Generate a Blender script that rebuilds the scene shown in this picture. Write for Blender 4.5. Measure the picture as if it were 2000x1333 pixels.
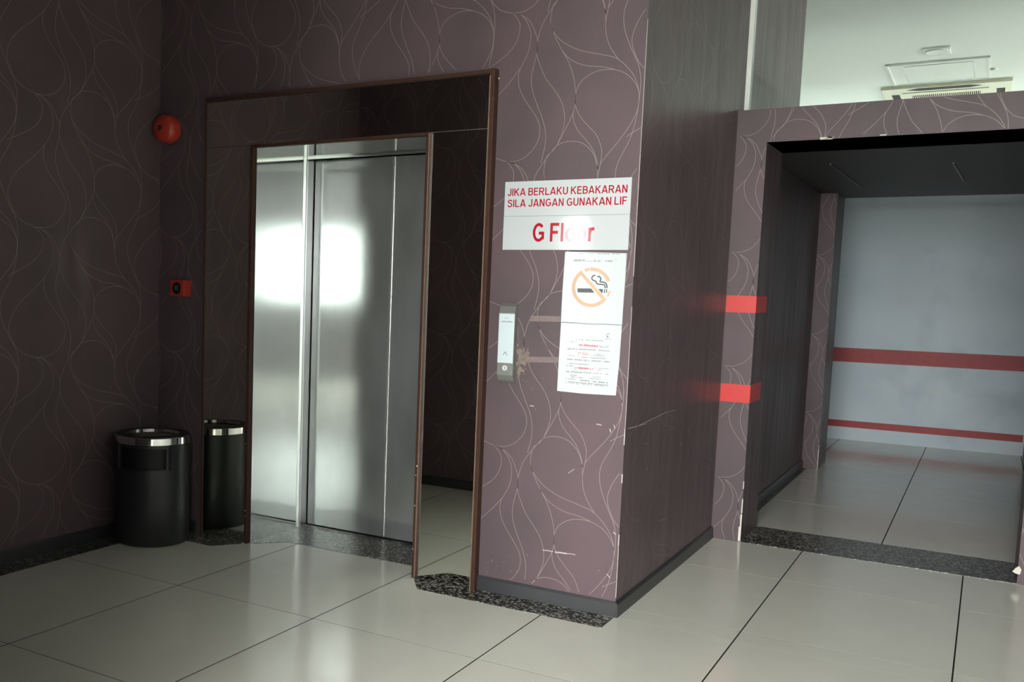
import bpy, bmesh, math, random
from mathutils import Matrix, Vector

random.seed(7)
for o in list(bpy.data.objects):
    bpy.data.objects.remove(o, do_unlink=True)
S = bpy.context.scene
COL = S.collection

# ------------------------------------------------------------------ camera
CAMZ = 1.37
F, PX, PY = 1944.68, 658.70, 757.03            # focal length and principal point in pixels of the 2000x1333 frame
A, B, C = (math.radians(v) for v in (33.09887, 5.73468, 1.49254))
def rot():
    ca, sa, cb, sb, cc, sc = math.cos(A), math.sin(A), math.cos(B), math.sin(B), math.cos(C), math.sin(C)
    B0 = Matrix(((1, 0, 0), (0, 0, -1), (0, 1, 0)))
    Ry = Matrix(((ca, 0, sa), (0, 1, 0), (-sa, 0, ca)))
    Rx = Matrix(((1, 0, 0), (0, cb, -sb), (0, sb, cb)))
    Rz = Matrix(((cc, -sc, 0), (sc, cc, 0), (0, 0, 1)))
    return Rz @ Rx @ Ry @ B0
M = rot()
cd = bpy.data.cameras.new('camera')
cam = bpy.data.objects.new('camera', cd)
COL.objects.link(cam)
r, d, f = M[0], M[1], M[2]
cam.matrix_world = Matrix(((r[0], -d[0], -f[0], 0), (r[1], -d[1], -f[1], 0), (r[2], -d[2], -f[2], CAMZ), (0, 0, 0, 1)))
cd.sensor_fit = 'HORIZONTAL'
cd.sensor_width = 36.0
cd.lens = F * 36.0 / 2000.0
cd.shift_x = (1000 - PX) / 2000.0
cd.shift_y = (PY - 666.5) / 2000.0
cd.clip_start = 0.02
cd.clip_end = 200
S.camera = cam

# a pixel gives a direction; these meet it with a wall plane or a level
def ray(px, py):
    return M.transposed() @ Vector(((px - PX) / F, (py - PY) / F, 1.0))
def on_y(px, py, y):
    v = ray(px, py); t = y / v.y
    return Vector((v.x * t, y, v.z * t + CAMZ))
def on_x(px, py, x):
    v = ray(px, py); t = x / v.x
    return Vector((x, v.y * t, v.z * t + CAMZ))
def on_z(px, py, z):
    v = ray(px, py); t = (z - CAMZ) / v.z
    return Vector((v.x * t, v.y * t, z))

# ------------------------------------------------------------------ world, daylight, exposure
w = bpy.data.worlds.new('overcast_sky')
S.world = w
w.use_nodes = True
bg = w.node_tree.nodes['Background']
bg.inputs['Color'].default_value = (0.97, 1.0, 0.97, 1)
bg.inputs['Strength'].default_value = 16.0

S.view_settings.view_transform = 'Standard'
S.view_settings.look = 'None'
S.view_settings.gamma = 1.0
S.view_settings.use_curve_mapping = False
S.view_settings.exposure = 0.70

# windows behind the camera, and added ones beyond: (axis, plane, a0, a1, z0, z1)
XR, XO, YB, YF, ZC = 6.2, -8.0, -3.5, 16.5, 3.5
WINDOWS = [('y', YB, -5.00, -3.90, 0.1, 2.32), ('y', YB, -1.40, 1.35, 0.02, 3.15), ('y', YB, 1.70, 3.30, 1.10, 2.32),
           ('x', XR, 7.4, 11.2, 0.4, 3.0), ('x', XR, 11.5, 16.0, 0.4, 3.0), ('y2', YF, -6.0, -1.0, 0.4, 1.95), ('y2', YF, -0.7, 5.5, 0.4, 1.95)]  # x and y2 rows: unseen windows added to light the room beyond
FILL_OPENING = (-1.40, 0.85, -3.35, -0.65)               # x0, x1, y0, y1 of an unseen ceiling opening added to light the floor
for ax, p, a0, a1, z0, z1 in WINDOWS + [('z', ZC, FILL_OPENING[0], FILL_OPENING[1], FILL_OPENING[2], FILL_OPENING[3])]:              # portals guide the sampling of the sky through the openings
    L = bpy.data.lights.new('window_portal', 'AREA')
    L.shape = 'RECTANGLE'; L.size = a1 - a0; L.size_y = z1 - z0
    L.cycles.is_portal = True
    o = bpy.data.objects.new('window_portal', L); COL.objects.link(o)
    if ax == 'z':
        o.location = ((a0 + a1) / 2, (z0 + z1) / 2, p + 0.1)
    elif ax == 'y2':
        o.location = ((a0 + a1) / 2, p + 0.02, (z0 + z1) / 2); o.rotation_euler = (math.radians(-90), 0, 0)
    elif ax == 'y':
        o.location = ((a0 + a1) / 2, p - 0.02, (z0 + z1) / 2); o.rotation_euler = (math.radians(90), 0, 0)
    else:
        o.location = (p + 0.02, (a0 + a1) / 2, (z0 + z1) / 2); o.rotation_euler = (math.radians(90), 0, math.radians(90))

# ------------------------------------------------------------------ materials
def newmat(name):
    m = bpy.data.materials.new(name); m.use_nodes = True
    nt = m.node_tree; b = nt.nodes['Principled BSDF']
    return m, nt, b
def mix(nt, fac, a, bcol, mode='MIX'):
    n = nt.nodes.new('ShaderNodeMix'); n.data_type = 'RGBA'; n.blend_type = mode
    for s, v in ((n.inputs[0], fac), (n.inputs[6], a), (n.inputs[7], bcol)):
        if hasattr(v, 'is_linked'): nt.links.new(v, s)
        elif isinstance(v, (int, float)): s.default_value = v
        else: s.default_value = (*v, 1)
    return n.outputs[2]
def noise(nt, scale, detail=3, vec=None, stretch=None):
    n = nt.nodes.new('ShaderNodeTexNoise'); n.inputs['Scale'].default_value = scale; n.inputs['Detail'].default_value = detail
    tc = nt.nodes.new('ShaderNodeTexCoord')
    src = tc.outputs['Object']
    if stretch:
        mp = nt.nodes.new('ShaderNodeMapping'); mp.inputs['Scale'].default_value = stretch
        nt.links.new(src, mp.inputs[0]); src = mp.outputs[0]
    nt.links.new(src, n.inputs['Vector'])
    return n.outputs['Fac']
def ramp(nt, fac, p0, p1):
    n = nt.nodes.new('ShaderNodeMapRange'); nt.links.new(fac, n.inputs[0])
    n.inputs[1].default_value = p0; n.inputs[2].default_value = p1
    return n.outputs[0]
def simple(name, col, rough=0.5, metal=0.0, spec=0.5, var=0.12, scale=12, coat=0.0):
    m, nt, b = newmat(name)
    nf = noise(nt, scale)
    dark = tuple(c * (1 - var) for c in col); light = tuple(min(1, c * (1 + var)) for c in col)
    nt.links.new(mix(nt, nf, dark, light), b.inputs['Base Color'])
    b.inputs['Roughness'].default_value = rough; b.inputs['Metallic'].default_value = metal
    b.inputs['Specular IOR Level'].default_value = spec; b.inputs['Coat Weight'].default_value = coat
    return m

def wallpaper(name):
    m, nt, b = newmat(name)
    tc = nt.nodes.new('ShaderNodeTexCoord'); sp = nt.nodes.new('ShaderNodeSeparateXYZ')
    nt.links.new(tc.outputs['Object'], sp.inputs[0])
    ad = nt.nodes.new('ShaderNodeMath'); ad.operation = 'ADD'
    nt.links.new(sp.outputs[0], ad.inputs[0]); nt.links.new(sp.outputs[1], ad.inputs[1])
    mu = nt.nodes.new('ShaderNodeMath'); mu.operation = 'MULTIPLY'; mu.inputs[1].default_value = 2 * math.pi / 0.0068
    nt.links.new(ad.outputs[0], mu.inputs[0])
    sn = nt.nodes.new('ShaderNodeMath'); sn.operation = 'SINE'; nt.links.new(mu.outputs[0], sn.inputs[0])
    rib = ramp(nt, sn.outputs[0], -1, 1)
    base = mix(nt, rib, (0.108, 0.072, 0.083), (0.150, 0.103, 0.116))
    cloud = ramp(nt, noise(nt, 3.2, 2), 0.35, 0.7)
    base = mix(nt, cloud, base, mix(nt, 0.75, base, (0.094, 0.073, 0.079)))
    streak = ramp(nt, noise(nt, 1.0, 4, stretch=(14, 14, 1.1)), 0.3, 0.75)
    nt.links.new(base, b.inputs['Base Color'])
    rg = nt.nodes.new('ShaderNodeMapRange'); nt.links.new(streak, rg.inputs[0])
    rg.inputs[3].default_value = 0.34; rg.inputs[4].default_value = 0.48
    nt.links.new(rg.outputs[0], b.inputs['Roughness'])
    b.inputs['Specular IOR Level'].default_value = 0.22
    bp = nt.nodes.new('ShaderNodeBump'); bp.inputs['Strength'].default_value = 0.12; bp.inputs['Distance'].default_value = 0.0006
    nt.links.new(sn.outputs[0], bp.inputs['Height']); nt.links.new(bp.outputs[0], b.inputs['Normal'])
    return m

def granite(name):
    m, nt, b = newmat(name)
    tc = nt.nodes.new('ShaderNodeTexCoord')
    v = nt.nodes.new('ShaderNodeTexVoronoi'); v.inputs['Scale'].default_value = 105
    nt.links.new(tc.outputs['Object'], v.inputs['Vector'])
    sp = nt.nodes.new('ShaderNodeSeparateColor'); nt.links.new(v.outputs['Color'], sp.inputs[0])
    g = ramp(nt, sp.outputs[0], 0.48, 0.95)
    col = mix(nt, g, (0.014, 0.014, 0.014), (0.50, 0.48, 0.42))
    d2 = ramp(nt, v.outputs['Distance'], 0.45, 0.85)
    col = mix(nt, d2, col, (0.012, 0.012, 0.012))
    nt.links.new(col, b.inputs['Base Color'])
    b.inputs['Roughness'].default_value = 0.28
    return m

def steel(name, col, rough, axis=(60, 60, 1.2), aniso=0.0, haze=0.0, haze_rough=0.55):
    m, nt, b = newmat(name)
    st = noise(nt, 1.0, 3, stretch=axis)
    c = mix(nt, st, tuple(v * 0.95 for v in col), col)
    nt.links.new(c, b.inputs['Base Color'])
    b.inputs['Roughness'].default_value = rough
    b.inputs['Metallic'].default_value = 1.0
    if aniso:
        b.inputs['Anisotropic'].default_value = aniso
        tg = nt.nodes.new('ShaderNodeTangent'); tg.direction_type = 'RADIAL'; tg.axis = 'Z'
        nt.links.new(tg.outputs[0], b.inputs['Tangent'])
    if haze:                                           # grease and fine scratches scatter part of the reflection
        h = nt.nodes.new('ShaderNodeBsdfPrincipled')
        nt.links.new(c, h.inputs['Base Color']); h.inputs['Roughness'].default_value = haze_rough; h.inputs['Metallic'].default_value = 1.0
        ms = nt.nodes.new('ShaderNodeMixShader')
        rg = nt.nodes.new('ShaderNodeMapRange'); nt.links.new(noise(nt, 3.0, 4, stretch=(1, 1, .5)), rg.inputs[0])
        rg.inputs[1].default_value = .3; rg.inputs[2].default_value = .7; rg.inputs[3].default_value = haze * .8; rg.inputs[4].default_value = haze * 1.2
        nt.links.new(rg.outputs[0], ms.inputs[0]); nt.links.new(b.outputs[0], ms.inputs[1]); nt.links.new(h.outputs[0], ms.inputs[2])
        nt.links.new(ms.outputs[0], nt.nodes['Material Output'].inputs[0])
    return m

def tile_mat(name):
    m, nt, b = newmat(name)
    oi = nt.nodes.new('ShaderNodeObjectInfo')
    nf = ramp(nt, noise(nt, 5, 5), 0.3, 0.7)
    c = mix(nt, nf, (0.68, 0.68, 0.595), (0.72, 0.715, 0.63))
    c = mix(nt, oi.outputs['Random'], c, mix(nt, 0.35, c, (0.66, 0.63, 0.56)))
    nt.links.new(c, b.inputs['Base Color'])
    rg = nt.nodes.new('ShaderNodeMapRange'); nt.links.new(nf, rg.inputs[0])
    rg.inputs[3].default_value = 0.11; rg.inputs[4].default_value = 0.17
    nt.links.new(rg.outputs[0], b.inputs['Roughness'])
    b.inputs['Specular IOR Level'].default_value = 0.5
    return m

def grey_paint(name):
    m, nt, b = newmat(name)
    c = mix(nt, ramp(nt, noise(nt, 1.6, 5), 0.3, 0.7), (0.53, 0.62, 0.69), (0.62, 0.70, 0.755))
    c = mix(nt, ramp(nt, noise(nt, 2.6, 6), 0.52, 0.85), c, (0.40, 0.49, 0.57))
    nt.links.new(c, b.inputs['Base Color']); b.inputs['Roughness'].default_value = 0.5
    return m

def glass_pane(name, tint=(0.93, 0.97, 0.95)):
    m, nt, b = newmat(name)
    nt.nodes.remove(b)
    out = nt.nodes['Material Output']
    tr = nt.nodes.new('ShaderNodeBsdfTransparent'); tr.inputs[0].default_value = (*tint, 1)
    gl = nt.nodes.new('ShaderNodeBsdfGlossy'); gl.inputs['Roughness'].default_value = 0.02
    fr = nt.nodes.new('ShaderNodeFresnel'); fr.inputs[0].default_value = 1.45
    ms = nt.nodes.new('ShaderNodeMixShader')
    nt.links.new(fr.outputs[0], ms.inputs[0]); nt.links.new(tr.outputs[0], ms.inputs[1]); nt.links.new(gl.outputs[0], ms.inputs[2])
    nt.links.new(ms.outputs[0], out.inputs[0])
    return m

MT = dict(
    paper=wallpaper('satin_wallpaper'),
    line=simple('wallpaper_line', (0.26, 0.205, 0.20), 0.4, var=0.05),
    granite=granite('black_granite'),
    tile=tile_mat('polished_tile'),
    grout=simple('dark_grout', (0.02, 0.018, 0.014), 0.9, spec=0.1),
    skirting=simple('vinyl_skirting', (0.034, 0.035, 0.038), 0.38, spec=0.5),
    wood=simple('brown_wood_trim', (0.062, 0.030, 0.022), 0.55, scale=30, var=0.3, spec=0.15),
    wood_edge=simple('pale_wood_edge', (0.22, 0.13, 0.095), 0.6, scale=30, var=0.3),
    mirror=simple('tinted_mirror', (0.80, 0.82, 0.76), 0.015, metal=1.0, var=0.02),
    steel=steel('brushed_steel', (0.62, 0.64, 0.64), 0.125, aniso=0.75, haze=0.46, haze_rough=0.6),
    steel_dark=steel('dull_steel', (0.36, 0.36, 0.36), 0.3),
    steel_edge=steel('bright_steel_edge', (0.85, 0.87, 0.86), 0.3),
    jamb=steel('polished_steel', (0.63, 0.66, 0.63), 0.08, aniso=0.7, haze=0.06),
    white=simple('white_paint', (0.78, 0.80, 0.77), 0.6, var=0.02),
    lobby_ceiling=simple('grey_ceiling_board', (0.20, 0.20, 0.195), 0.6, var=0.03),
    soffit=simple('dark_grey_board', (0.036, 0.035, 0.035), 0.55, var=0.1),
    purple=simple('dark_purple_return', (0.075, 0.055, 0.060), 0.4, var=0.1),
    grey=grey_paint('blue_grey_paint'),
    red_paint=simple('red_paint_stripe', (0.36, 0.030, 0.032), 0.5, var=0.25, scale=20),
    red_tape=simple('red_tape', (0.64, 0.026, 0.024), 0.38, var=0.12, scale=25),
    red=simple('red_enamel', (0.50, 0.045, 0.030), 0.3, var=0.05),
    black=simple('black_plastic', (0.012, 0.013, 0.014), 0.35, var=0.1),
    bin=simple('black_powder_coat', (0.020, 0.022, 0.023), 0.36, var=0.06),
    hole=simple('bin_inside', (0.004, 0.006, 0.006), 0.6),
    chrome=simple('chrome_band', (0.80, 0.81, 0.80), 0.10, metal=1.0, var=0.03),
    key_metal=simple('satin_nickel', (0.62, 0.62, 0.60), 0.35, var=0.03),
    sand=simple('ash_sand', (0.16, 0.14, 0.11), 0.8, var=0.5, scale=60),
    acrylic=simple('white_acrylic', (0.56, 0.58, 0.60), 0.06, var=0.01, spec=0.5),
    sheet=simple('laminated_paper', (0.57, 0.60, 0.61), 0.22, var=0.015),
    letter=simple('red_vinyl_letter', (0.42, 0.012, 0.030), 0.06, var=0.05),
    orange=simple('faded_orange_ink', (0.60, 0.40, 0.27), 0.4, var=0.06),
    ink=simple('faded_grey_ink', (0.09, 0.10, 0.11), 0.4, var=0.2),
    ink_light=simple('pale_grey_ink', (0.20, 0.21, 0.23), 0.4, var=0.2),
    ink_red=simple('faded_red_ink', (0.50, 0.06, 0.10), 0.4, var=0.2),
    call_face=simple('pale_blue_plate', (0.60, 0.68, 0.71), 0.3, var=0.02),
    call_grey=simple('grey_metallic', (0.26, 0.26, 0.245), 0.38, metal=0.5, var=0.05),
    ac=simple('aged_ivory_plastic', (0.56, 0.52, 0.37), 0.5, var=0.03),
    slot=simple('dark_slot', (0.008, 0.009, 0.008), 0.8, spec=0.05),
    lens=simple('frosted_lens', (0.19, 0.20, 0.185), 0.3, var=0.1),
    chip=simple('bare_plaster_chip', (0.72, 0.66, 0.60), 0.8, var=0.15, scale=40),
    residue=simple('tape_residue', (0.20, 0.145, 0.145), 0.6, var=0.3, scale=40),
    glue=simple('dried_glue', (0.20, 0.155, 0.125), 0.7, var=0.4, scale=50),
    scuff=simple('pale_scuff', (0.50, 0.43, 0.42), 0.7, var=0.2),
    glass=glass_pane('clear_glass'), tint=glass_pane('dimming_glass', (0.85, 0.87, 0.86)),
    ground=simple('outdoor_paving', (0.35, 0.36, 0.33), 0.8, var=0.1),
    frame=simple('window_frame', (0.25, 0.25, 0.25), 0.4),
)

# ------------------------------------------------------------------ helpers
def link(name, me, m, parent=None):
    o = bpy.data.objects.new(name, me); COL.objects.link(o)
    if m is not None and not me.materials: me.materials.append(MT[m])
    if parent is not None: o.parent = parent
    return o
def obj(name, bm, m, parent=None, smooth=False):
    bmesh.ops.recalc_face_normals(bm, faces=bm.faces[:])
    me = bpy.data.meshes.new(name); bm.to_mesh(me); bm.free()
    if smooth:
        for p in me.polygons: p.use_smooth = True
        me.set_sharp_from_angle(angle=math.radians(38))
    return link(name, me, m, parent)
def bx(bm, x0, x1, y0, y1, z0, z1):
    vs = [bm.verts.new((x, y, z)) for z in (z0, z1) for y in (y0, y1) for x in (x0, x1)]
    for q in ((0, 2, 3, 1), (4, 5, 7, 6), (0, 1, 5, 4), (2, 6, 7, 3), (0, 4, 6, 2), (1, 3, 7, 5)):
        bm.faces.new([vs[i] for i in q])
    return bm
def box(name, m, x0, x1, y0, y1, z0, z1, parent=None, bevel=0.0):
    bm = bx(bmesh.new(), x0, x1, y0, y1, z0, z1)
    if bevel:
        bmesh.ops.bevel(bm, geom=bm.edges[:], offset=bevel, segments=2, profile=0.6, affect='EDGES')
    return obj(name, bm, m, parent)
def boxes(name, m, lst, parent=None):
    bm = bmesh.new()
    for b in lst: bx(bm, *b)
    return obj(name, bm, m, parent)
def prism(name, m, pts, z0, z1, parent=None):          # floor-plan polygon
    bm = bmesh.new()
    a = [bm.verts.new((x, y, z0)) for x, y in pts]; b = [bm.verts.new((x, y, z1)) for x, y in pts]
    bm.faces.new(a[::-1]); bm.faces.new(b)
    n = len(pts)
    for i in range(n): bm.faces.new((a[i], a[(i + 1) % n], b[(i + 1) % n], b[i]))
    return obj(name, bm, m, parent)
def slab(bm, pts, y0, y1):                              # outline in x,z, thickness in y
    a = [bm.verts.new((x, y0, z)) for x, z in pts]; b = [bm.verts.new((x, y1, z)) for x, z in pts]
    bm.faces.new(a); bm.faces.new(b[::-1])
    n = len(pts)
    for i in range(n): bm.faces.new((a[i], a[(i + 1) % n], b[(i + 1) % n], b[i]))
def plate(name, m, pts, y0, y1, parent=None):
    bm = bmesh.new(); slab(bm, pts, y0, y1)
    return obj(name, bm, m, parent)
def lathe(name, m, prof, parent=None, n=64, mtx=None, caps=True):
    bm = bmesh.new(); rings = []
    for rr, z in prof:
        rings.append([bm.verts.new((rr * math.cos(2 * math.pi * i / n), rr * math.sin(2 * math.pi * i / n), z)) for i in range(n)] if rr > 1e-6 else [bm.verts.new((0, 0, z))])
    for p, q in zip(rings, rings[1:]):
        for i in range(n):
            j = (i + 1) % n
            if len(p) == 1 and len(q) == 1: continue
            if len(p) == 1: bm.faces.new((p[0], q[i], q[j]))
            elif len(q) == 1: bm.faces.new((p[i], p[j], q[0]))
            else: bm.faces.new((p[i], p[j], q[j], q[i]))
    if mtx is not None: bmesh.ops.transform(bm, matrix=mtx, verts=bm.verts[:])
    return obj(name, bm, m, parent, smooth=True)
def stuff(o):
    o['kind'] = 'stuff'; return o
def struct(o):
    o['kind'] = 'structure'; return o
def tag(o, label, cat, group=None):
    o['label'] = label; o['category'] = cat
    if group: o['group'] = group
    return o
def thing(name, label, cat, loc=(0, 0, 0), group=None):
    o = bpy.data.objects.new(name, None); COL.objects.link(o)
    o.empty_display_size = 0.1
    o.location = loc
    bpy.context.view_layer.update()
    return tag(o, label, cat, group)
def adopt(root, parts):                                  # parts built in world space keep their place
    for p in parts:
        p.parent = root
        p.matrix_parent_inverse = Matrix.Translation(-root.location)
def ribbon(bm, pts, wdt, axis, off):                     # flat printed line on a wall: pts are (a, z)
    vs = []
    for i, p in enumerate(pts):
        q0 = pts[max(0, i - 1)]; q1 = pts[min(len(pts) - 1, i + 1)]
        tx, tz = q1[0] - q0[0], q1[1] - q0[1]; l = math.hypot(tx, tz) or 1
        nx, nz = -tz / l * wdt / 2, tx / l * wdt / 2
        pr = []
        for s in (1, -1):
            a, z = p[0] + s * nx, p[1] + s * nz
            pr.append(bm.verts.new((a, off, z) if axis == 'y' else (off, a, z)))
        vs.append(pr)
    for a, b in zip(vs, vs[1:]):
        bm.faces.new((a[0], b[0], b[1], a[1]))
def smooth_pts(pts, sub=5):
    out = []
    n = len(pts)
    for i in range(n - 1):
        p0, p1, p2, p3 = pts[max(0, i - 1)], pts[i], pts[i + 1], pts[min(n - 1, i + 2)]
        for k in range(sub):
            t = k / sub
            out.append(tuple(0.5 * ((2 * p1[c]) + (-p0[c] + p2[c]) * t + (2 * p0[c] - 5 * p1[c] + 4 * p2[c] - p3[c]) * t * t + (-p0[c] + 3 * p1[c] - 3 * p2[c] + p3[c]) * t ** 3) for c in (0, 1)))
    out.append(tuple(pts[-1]))
    return out

# ------------------------------------------------------------------ wallpaper line pattern (half-drop repeat)
PZ, PXW = 0.632, 0.655
PATTERN = [
 [(.045, -.234), (-.007, -.295), (-.082, -.371), (-.119, -.438), (-.129, -.496), (-.105, -.561), (-.088, -.586), (-.058, -.612), (0, -.632)],
 [(.045, -.234), (.037, -.264), (.039, -.299), (.05, -.334), (.073, -.375), (.11, -.424), (.136, -.465), (.146, -.5), (.143, -.539), (.126, -.575), (.091, -.611), (.048, -.63), (0, -.632)],
 [(0, 0), (.031, -.008), (.064, -.041), (.083, -.083), (.086, -.117), (.08, -.161), (.065, -.199), (.045, -.234)],
 [(0, 0), (.029, -.037), (.034, -.071), (.021, -.121), (-.012, -.163), (-.073, -.205), (-.111, -.226), (-.131, -.24)],
 [(0, 0), (.031, -.008), (.073, -.036), (.097, -.073), (.115, -.12), (.117, -.151)],
 [(.199, .028), (.166, -.015), (.135, -.066), (.118, -.131), (.116, -.182), (.101, -.248), (.097, -.298), (.109, -.35), (.133, -.408), (.157, -.461), (.172, -.518), (.172, -.575), (.157, -.645)],
 [(.117, -.151), (.118, -.187), (.13, -.222), (.161, -.287), (.199, -.335), (.232, -.382), (.251, -.434), (.255, -.484), (.245, -.528), (.224, -.577)],
 [(.199, .028), (.182, .011), (.174, -.027), (.175, -.068), (.194, -.107), (.238, -.15), (.31, -.188), (.397, -.213), (.46, -.233), (.501, -.264), (.536, -.305), (.558, -.349), (.566, -.387)],
 [(.175, -.068), (.195, -.118), (.227, -.176), (.26, -.229), (.283, -.287), (.296, -.343), (.299, -.404), (.291, -.442), (.267, -.496), (.224, -.577), (.199, -.604)],
 [(.221, -.168), (.259, -.213), (.301, -.239), (.348, -.255), (.406, -.264), (.463, -.281), (.509, -.302), (.543, -.335), (.562, -.371), (.567, -.409), (.561, -.456), (.542, -.498), (.501, -.56), (.448, -.623), (.419, -.663)],
 [(.299, -.404), (.299, -.365), (.311, -.328), (.339, -.3), (.384, -.28), (.429, -.277), (.463, -.281)],
 [(.297, -.382), (.303, -.421), (.324, -.461), (.361, -.502), (.395, -.538), (.417, -.583), (.424, -.622), (.42, -.663), (.414, -.7), (.412, -.726)],
 [(.412, -.094), (.419, -.143), (.439, -.191), (.475, -.243)],
 [(.291, -.442), (.296, -.476), (.315, -.516), (.352, -.557), (.383, -.597), (.403, -.643), (.409, -.682)],
 [(.199, -.604), (.224, -.577), (.253, -.564), (.294, -.56), (.336, -.57), (.372, -.597), (.394, -.628), (.406, -.665), (.409, -.682), (.412, -.726)],
 [(.501, -.009), (.489, -.044), (.487, -.087), (.497, -.136), (.519, -.191), (.544, -.242), (.559, -.275), (.569, -.324), (.57, -.377), (.566, -.441), (.558, -.494), (.54, -.562), (.501, -.641)],
]
SMOOTH = [smooth_pts(c) for c in PATTERN]
def pattern(parent, axis, off, a0, a1, z0, z1, na, nz, sx=1.0, flip=1, holes=(), wdt=0.0024):
    """lines of the paper on one wall face; (na, nz) is one knot of the pattern, sx the repeat scale along the wall"""
    bm = bmesh.new()
    per = PXW * sx
    k0, k1 = int(math.floor((a0 - na) / per)) - 2, int(math.ceil((a1 - na) / per)) + 2
    inside = lambda p: a0 < p[0] < a1 and z0 < p[1] < z1 and not any(h[0] < p[0] < h[1] and h[2] < p[1] < h[3] for h in holes)
    for k in range(k0, k1 + 1):
        for j in range(-9, 10):
            oz = nz + j * PZ + (PZ / 2 if k % 2 else 0)
            if oz < z0 - 0.2 or oz > z1 + 0.9: continue
            for c in SMOOTH:
                run = []
                for u, v in c:
                    p = (na + k * per + flip * u * sx, oz + v)
                    if inside(p): run.append(p)
                    else:
                        if len(run) > 1: ribbon(bm, run, wdt, axis, off)
                        run = []
                if len(run) > 1: ribbon(bm, run, wdt, axis, off)
    me = bpy.data.meshes.new('wallpaper_lines'); bm.to_mesh(me); bm.free()
    return link('wallpaper_lines', me, 'line', parent)

# ------------------------------------------------------------------ main planes
YW, XL, XP, YP = 4.127, -3.895, -1.245, 5.865
NX0, NX1, NZ, YD = -3.228, -2.222, 2.076, 4.64             # lift niche
ZL, ZS = 2.392, 2.213                                       # lintel top, passage soffit
XJ, XJR = -1.086, 0.207                                     # passage opening

# floor bed and tiles
floor = struct(box('floor', 'grout', XO, XR, YB, YF, -0.12, -0.0005))
TX, TY, X0, Y0 = 0.7465, 0.938, -3.003, 3.3216
tile_cache = {}
def tile(x0, x1, y0, y1, z=0.0):
    key = (round(x1 - x0, 4), round(y1 - y0, 4))
    if key not in tile_cache:
        bm = bx(bmesh.new(), 0, key[0], 0, key[1], -0.008, 0)
        bmesh.ops.recalc_face_normals(bm, faces=bm.faces[:])
        me = bpy.data.meshes.new('tile'); bm.to_mesh(me); bm.free(); me.materials.append(MT['tile'])
        tile_cache[key] = me
    o = bpy.data.objects.new('tile', tile_cache[key]); COL.objects.link(o)
    o.location = (x0, y0, z); o.parent = floor
GX, GY = 0.0058, 0.0040
def tile_field(xa, xb, ya, yb, x0, y0):
    i0 = math.floor((xa - x0) / TX); j0 = math.floor((ya - y0) / TY)
    i = i0
    while x0 + i * TX < xb - 0.01:
        j = j0
        while y0 + j * TY < yb - 0.01:
            a, b = max(xa, x0 + i * TX + GX / 2), min(xb, x0 + (i + 1) * TX - GX / 2)
            c, e = max(ya, y0 + j * TY + GY / 2), min(yb, y0 + (j + 1) * TY - GY / 2)
            if b - a > 0.01 and e - c > 0.01: tile(a, b, c, e)
            j += 1
        i += 1
tile_field(XL, XR, YB, YW + 0.0, X0, Y0)
tile_field(NX0, NX1, YW + 0.0005, YD, X0, Y0)
tile_field(XP, XR, YW + 0.0005, YP, X0, Y0)
tile_field(-1.3, 0.34, 6.345, 10.95, -0.42, 6.347)

# granite border strips (a hair proud of the tiles)
GZ = 0.0014
struct(prism('trim_1', 'granite', [(XL, 2.05), (-3.742, 2.05), (-3.742, 3.94), (XL, 3.94)], 0, GZ))
struct(prism('trim_2', 'granite', [(XL, 3.9402), (-3.335, 3.9402), (-3.24, 4.075), (-3.262, YW), (XL, YW)], 0, GZ))
struct(prism('trim_3', 'granite', [(NX0, 4.085), (-3.058, 4.262), (-2.29, 4.275), (NX1, 4.22), (NX1, YD), (NX0, YD)], 0, GZ))
struct(prism('trim_4', 'granite', [(-2.225, YW), (-2.19, 4.07), (-2.11, 3.951), (XP, 3.951), (XP, YW)], 0, GZ))
struct(prism('trim_5', 'granite', [(XJ, YP), (XJR, YP), (XJR, 6.335), (XJ, 6.335)], 0, GZ + 0.001))
struct(prism('trim_6', 'granite', [(-1.205, 6.45), (-1.165, 6.45), (-1.165, 8.80), (-1.205, 8.80)], 0, GZ))

# walls of the lift block
wall_back = struct(box('wall_back_right', 'paper', NX1, XP, YW, YW + 0.1, 0, ZC))
wall_back_l = struct(box('wall_back_left', 'paper', XL - 0.3, NX0, YW, YW + 0.1, 0, ZC))
wall_back_h = struct(box('wall_back_head', 'paper', NX0, NX1, YW, YW + 0.1, NZ + 0.02, ZC))
HOLE = [(-3.585, -1.91, 0, 2.35)]
for wobj, xa, xb in ((wall_back, NX1, XP), (wall_back_l, XL, NX0), (wall_back_h, NX0, NX1)):
    pattern(wobj, 'y', YW - 0.0007, xa, xb, 0.07, ZC, -1.83, 2.571, holes=HOLE)
wall_side = struct(box('wall_side', 'paper', XP - 0.1, XP, YW + 0.1, 7.80, 0, ZC))
pattern(wall_side, 'x', XP + 0.0007, YW, 7.80, 0.07, ZC, 5.179, 2.59, sx=1.26, wdt=0.0018)
wall_left = struct(box('wall_left', 'paper', XL - 0.25, XL, 2.05, YW, 0, ZC))
pattern(wall_left, 'x', XL + 0.0007, 2.05, YW, 0.07, ZC, 3.268, 1.622, sx=1.26)
wall_front = struct(boxes('wall_front', 'paper', [(XL - 0.25, -2.72, 1.05, 2.05, 0, ZC)]))
pattern(wall_front, 'y', 2.0507, XL, -2.72, 0.07, ZC, -3.2, 1.7, sx=1.0)

wall_column = struct(box('wall_column', 'paper', -2.54, -1.40, 0.70, 1.00, 0, ZC))
pattern(wall_column, 'y', 1.0007, -2.54, -1.40, 0.07, ZC, -2.1, 1.9)

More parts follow.
